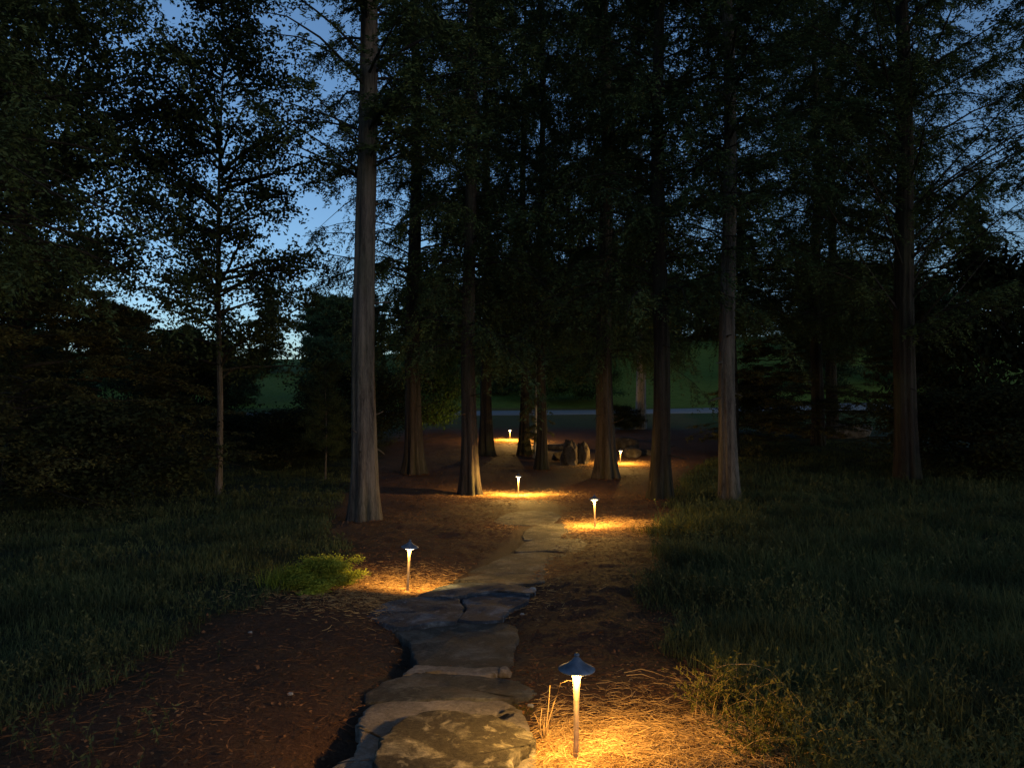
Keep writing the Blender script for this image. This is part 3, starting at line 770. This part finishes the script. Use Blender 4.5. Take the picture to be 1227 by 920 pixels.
def strands(xs, ys, L, w, rg, lift=.02, tilt=.25):
    n = len(xs); az = rg.uniform(0, 2 * pi, n); cur = rg.normal(0, .7, n)
    K = 4; t = np.linspace(-.5, .5, K)
    ang = az[:, None] + cur[:, None] * t
    px = xs[:, None] + np.cos(ang) * L[:, None] * t; py = ys[:, None] + np.sin(ang) * L[:, None] * t
    til = rg.normal(0, tilt, n)
    pz = hfun(px, py) + .004 + rg.uniform(0, lift, n)[:, None] + np.abs(til)[:, None] * L[:, None] * (t + .5) * .5
    P = np.stack([px, py, pz], -1)
    return tubes(P, np.repeat((w * .5)[:, None], K, 1) * np.array([.7, 1, 1, .5]), 3)
# straw mulch, thick round the nearest light and thinner elsewhere
def straw():
    rg = np.random.default_rng(71); B = Buf()
    L1 = at(690, 912)
    n = 16000; r = np.abs(rg.normal(0, .52, n)); a = rg.uniform(0, 2 * pi, n)
    x = L1[0] + .22 + r * np.cos(a) * 1.25; y = L1[1] - .0 + r * np.sin(a) * 1.0
    ok = (x > path_x(y) + .50) | (rg.uniform(0, 1, n) < .02); ok &= (y > 2.0)
    x, y = x[ok], y[ok]; n = len(x)
    rr = np.hypot(x - L1[0] - .1, y - L1[1]); v, q = strands(x, y, rg.uniform(.05, .24, n) * np.exp(-rr * .75), rg.uniform(.0018, .0036, n), rg, .03, .2); B.add(v, q)
    for k in (1, 2, 3, 4, 5):
        lx, ly = at(*LP[k][:2]); n = 7000; x = lx + rg.normal(0, .6, n); y = ly + rg.normal(0, .5, n)
        ok = clear(x, y, -.05) | (k >= 3); x, y = x[ok], y[ok]; n = len(x)
        v, q = strands(x, y, rg.uniform(.03, .10, n), rg.uniform(.002, .0035, n) + k * .0005, rg, .012); B.add(v, q)
    n = 14000; y = 2 + 14 * rg.uniform(0, 1, n) ** 1.4; x = rg.uniform(-1, 1, n) * (2.2 + .05 * y) + path_x(y)
    ok = (grassy(x, y) < .7) & clear(x, y, -.02); x, y = x[ok], y[ok]; n = len(x)
    v, q = strands(x, y, rg.uniform(.03, .11, n), rg.uniform(.0015, .003, n) + .0001 * y, rg, .012); 
    return B, (v, q)
B, (v2, q2) = straw()
tag(mobj("straw", B.mesh("straw", M['straw'], True)), "dry pale straw mulch heaped around the path lights", "straw", kind="stuff")
B2 = Buf(); B2.add(v2, q2)
def litter():
    rg = np.random.default_rng(77)
    n = 42000; y = 2 + 26 * rg.uniform(0, 1, n) ** 1.5; x = rg.uniform(-1, 1, n) * (2.6 + .12 * y) + path_x(y)
    ok = (grassy(x, y) < .8) & (clear(x, y, -.03) | (rg.uniform(0, 1, n) < .06)); x, y = x[ok], y[ok]; n = len(x)
    for (tx, ty, tr) in TR:
        k = 700; a_ = rg.uniform(0, 2 * pi, k); r_ = tr * 1.1 + np.abs(rg.normal(0, .32, k))
        x = np.append(x, tx + r_ * np.cos(a_)); y = np.append(y, ty + r_ * np.sin(a_))
    n = len(x)
    az = rg.uniform(0, 2 * pi, n)
    c = np.stack([x, y, hfun(x, y) + rg.uniform(.006, .022, n)], -1)
    d = np.stack([np.cos(az), np.sin(az), rg.normal(0, .25, n)], -1); nr = norm(np.array([0, 0, 1.]) + rg.normal(0, .35, (n, 3)))
    s = rg.uniform(.010, .034, n) * (1 + y * .02)
    return kites(c, d, nr, s, s * rg.uniform(.3, .7, n))
v, q = litter(); B2.add(v, q)
tag(mobj("leaf_litter", B2.mesh("leaf_litter", M['litter'], False)), "brown fallen needles and leaves covering the earth beside the path", "leaf litter", kind="stuff")

def undergrowth():
    rg = np.random.default_rng(88); n0 = 60000
    r = 2.6 + 20 * rg.uniform(0, 1, n0) ** 1.4; a_ = rg.uniform(-.74, .74, n0); x = r * np.sin(a_); y = r * np.cos(a_)
    g = grassy(x, y); low = (x < 0) & (x < -1.15 - .12 * y) & (y < 6)
    cl = fbm(x * 1.7, y * 1.7, 55, 3)
    p = np.where(g > .5, np.clip(.25 + 1.3 * cl, .02, 1), np.where(low, np.clip(.05 + .5 * cl, 0, .35), 0))
    k = rg.uniform(0, 1, n0) < p * .34; x, y, cl, r = x[k], y[k], cl[k], r[k]; n = len(x)
    h = (.12 + .30 * np.clip(cl + .3, 0, 1)) * rg.uniform(.5, 1.3, n) * np.where(x > 0, 1.15, .75)
    az = rg.uniform(0, 2 * pi, n); t = np.linspace(0, 1, 4); out = h * rg.uniform(.1, .7, n); z0 = hfun(x, y)
    P = np.stack([x[:, None] + (np.cos(az) * out)[:, None] * t ** 1.6, y[:, None] + (np.sin(az) * out)[:, None] * t ** 1.6, z0[:, None] - .01 + h[:, None] * (t - .2 * t ** 3)], -1)
    B = Buf(); w_ = (.0011 + .00022 * r)[:, None]; v, q = tubes(P, w_ * (1.2 - t), 3); B.add(v, q)
    m = 20; si = np.repeat(np.arange(n), m); s_ = rg.uniform(.12, 1, len(si)); f = s_ * 3; i0 = np.minimum(f.astype(int), 2); fr = (f - i0)[:, None]
    C = P[si, i0] * (1 - fr) + P[si, i0 + 1] * fr
    d = norm(rg.normal(0, 1, (len(si), 3)) + np.array([0, 0, .5])); nr = norm(rg.normal(0, .6, (len(si), 3)) + np.array([0, 0, 1.]))
    L = rg.uniform(.008, .026, len(si)) * (1 + .09 * r[si]); v, q = kites(C, d, nr, L, L * rg.uniform(.18, .5, len(si))); B.add(v, q)
    tag(mobj("undergrowth", B.mesh("undergrowth", M['under'], False)), "wispy grey-green weeds and seedlings growing through the rough grass", "undergrowth", kind="stuff")
M['under'] = leaf_mat('undergrowth_leaves', (.042, .056, .026), (.082, .086, .044), .25)
undergrowth()

# grass tufts, weeds, dry stalks
def tuft(px, py, n, R, h, mat, label, seed, name="grass_tuft", cat="grass tuft", w=.006, lean=(.2, 1.0), group=None):
    rg = np.random.default_rng(seed); x0, y0 = at(px, py)
    x = x0 + rg.normal(0, R, n); y = y0 + rg.normal(0, R * .6, n)
    v, q, t = blades(n, x, y, h * rg.uniform(.4, 1.2, n), w * rg.uniform(.6, 1.3, n), rg.uniform(*lean, n), mat, name, rg)
    o0 = np.array(on(x0, y0)); o = mobj(name, np_mesh(name, v - o0, q, t, False, [M[mat]])); o.location = o0
    return tag(o, label, cat, group)
SHR['tuft'] = broadleaf(330, 2.0, .1, 1.25, 40, 13, 40, leaf=(.11, .05), mat='tuft', spread=.4, hull=lambda u: np.sqrt(np.maximum(.08, 1 - (u * .95) ** 2)))
bush(386, 706, SHR['tuft'], (.29, .24, .165), "rounded leafy yellow-green plant left of the second path light, lit by it", name="leafy_plant", cat="plant")
tuft(405, 700, 500, .07, .16, 'tuft', "short yellow-green grass tuft at the lamp side of the rounded leafy plant", 81, lean=(.3, 1.6), w=.007)
tuft(352, 704, 900, .13, .24, 'tuft', "dimmer green grass tuft at the outer left of the rounded leafy plant", 82, lean=(.3, 1.6), w=.008)
tuft(805, 640, 900, .24, .16, 'weed', "yellowish grass tuft lit at the right of the third path light", 84, lean=(.3, 1.4), w=.008)
tuft(606, 846, 1500, .085, .03, 'weed', "short moss-green growth right of the stained flagstone", 87, w=.004, lean=(.3, 1.5))
def weed(px, py, h, R, ns, label, seed):
    rg = np.random.default_rng(seed); x0, y0 = at(px, py); o0 = np.array(on(x0, y0))
    az = rg.uniform(0, 2 * pi, ns); t = np.linspace(0, 1, 7); l = h * rg.uniform(.55, 1.15, ns); out = R * rg.uniform(.3, 1.2, ns)
    bx = rg.normal(0, R * .25, ns); by = rg.normal(0, R * .25, ns)
    P = np.stack([bx[:, None] + np.cos(az)[:, None] * out[:, None] * t ** 1.7, by[:, None] + np.sin(az)[:, None] * out[:, None] * t ** 1.7,
                  l[:, None] * (t - .25 * t ** 3)], -1)
    e = empty("weed_plant", tuple(o0)); tag(e, label, "weed", "weeds at the straw's edge")
    B = Buf(); v, q = tubes(P, np.repeat(.0020 * (1.15 - t)[None], ns, 0), 4); B.add(v, q); mobj("stems", B.mesh("stems", M['stalk']), e)
    k = 44; si = np.repeat(np.arange(ns), k); s = rg.uniform(.15, 1, len(si)); f = s * 6; i0 = np.minimum(f.astype(int), 5); fr = (f - i0)[:, None]
    C = P[si, i0] * (1 - fr) + P[si, i0 + 1] * fr
    d = norm(rg.normal(0, 1, (len(si), 3)) + np.array([0, 0, .3])); nr = norm(rg.normal(0, .6, (len(si), 3)) + np.array([0, 0, 1.]))
    v, q = kites(C, d, nr, rg.uniform(.010, .032, len(si)), rg.uniform(.004, .012, len(si)))
    B = Buf(); B.add(v, q); mobj("leaves", B.mesh("leaves", M['weed'], False), e)
weed(850, 858, .30, .20, 34, "leafy weed with yellow-lit stems right of the nearest light's straw", 91)
weed(882, 846, .32, .20, 30, "taller weed behind the yellow-lit one, topped by an arching stalk", 92)
weed(925, 882, .26, .22, 28, "sparse brown weed farther right on the straw's edge", 93)
weed(905, 905, .22, .25, 26, "low weed near the bottom edge below the sparse brown one", 94)
weed(960, 905, .26, .22, 26, "dim weed at the outer edge of the nearest light's glow", 95)
def stalks(px, py, paths, label, name="dry_stalks", cat="dry stalks", r=.003):
    x0, y0 = at(px, py); e = np.array(on(x0, y0)); B = Buf()
    for p in paths:
        p = np.array(p, float)[None]; k = p.shape[1]
        v, q = tubes(p, np.array([[r * (1.2 - i / k) for i in range(k)]]), 5); B.add(v, q)
    o = mobj(name, B.mesh(name, M['stalk'])); o.location = e
    return tag(o, label, cat)
rg = np.random.default_rng(5); pp = []
for i in range(16):
    a = rg.uniform(0, 2 * pi); R = rg.uniform(.02, .09); h = rg.uniform(.06, .17)
    pp.append([(R * .15 * math.cos(a) * k, R * .15 * math.sin(a) * k, h * (k / 4) ** .8 - .01 + (0 if k < 4 else -.01)) for k in range(5)])
pp += [[(0, 0, 0), (.012, 0, .09), (.022, 0, .18), (.03, .0, .29)], [(.01, 0, 0), (.02, 0, .10), (.05, 0, .2), (.085, 0, .30), (.12, 0, .315), (.155, 0, .31)],
       [(-.01, 0, 0), (-.02, 0, .1), (-.01, .02, .17)]]
stalks(652, 885, pp, "clump of tall dry stalks left of the nearest path light", r=.0028)
stalks(768, 812, [[(-.1, .02, .03), (0, 0, .06), (.07, -.02, .05), (.14, -.04, .03)], [(-.09, 0, .02), (.0, -.03, .04), (.09, -.07, .02)]],
       "thin pale fallen twig right of the nearest light, on dark earth", name="twig", cat="twig", r=.003)
stalks(905, 838, [[(-.25, 0, .17), (-.15, 0, .2), (-.02, 0, .2), (.08, 0, .17), (.15, 0, .1), (.18, 0, 0)]],
       "arching dry stem over the weeds on the right", name="dry_grass_blade", cat="grass blade", r=.003)
stalks(835, 905, [[(-.2, .05, .02), (-.05, .02, .03), (.1, -.02, .03), (.3, -.03, .015)], [(0, .06, .02), (.12, .0, .04), (.2, -.1, .02)]],
       "crooked dead twig lying on the straw at the bottom right of the light", name="twig", cat="twig", r=.0035)

# ------------------------------------------------------------------ sky and light
w = bpy.data.worlds.new("World"); SC.world = w; w.use_nodes = True
nt = w.node_tree; nt.nodes.clear()
out = nt.nodes.new("ShaderNodeOutputWorld"); bgn = nt.nodes.new("ShaderNodeBackground")
sky = nt.nodes.new("ShaderNodeTexSky"); sky.sky_type = 'NISHITA'; sky.sun_disc = False
sky.sun_elevation = radians(12); sky.sun_rotation = radians(130); sky.altitude = 200; sky.air_density = 1.0; sky.dust_density = .9; sky.ozone_density = 3.6
nt.links.new(sky.outputs[0], bgn.inputs[0]); nt.links.new(bgn.outputs[0], out.inputs[0])
bgn.inputs[1].default_value = .13
SC.view_settings.view_transform = 'Standard'; SC.view_settings.look = 'None'
SC.view_settings.exposure = 0.3; SC.view_settings.gamma = 1
SC.cycles.use_denoising = True
SC.cycles.max_bounces = 4; SC.cycles.diffuse_bounces = 3; SC.cycles.glossy_bounces = 2; SC.cycles.transmission_bounces = 2
SC.cycles.transparent_max_bounces = 4
SC.cycles.sample_clamp_indirect = 4
SC.cycles.caustics_reflective = False; SC.cycles.caustics_refractive = False
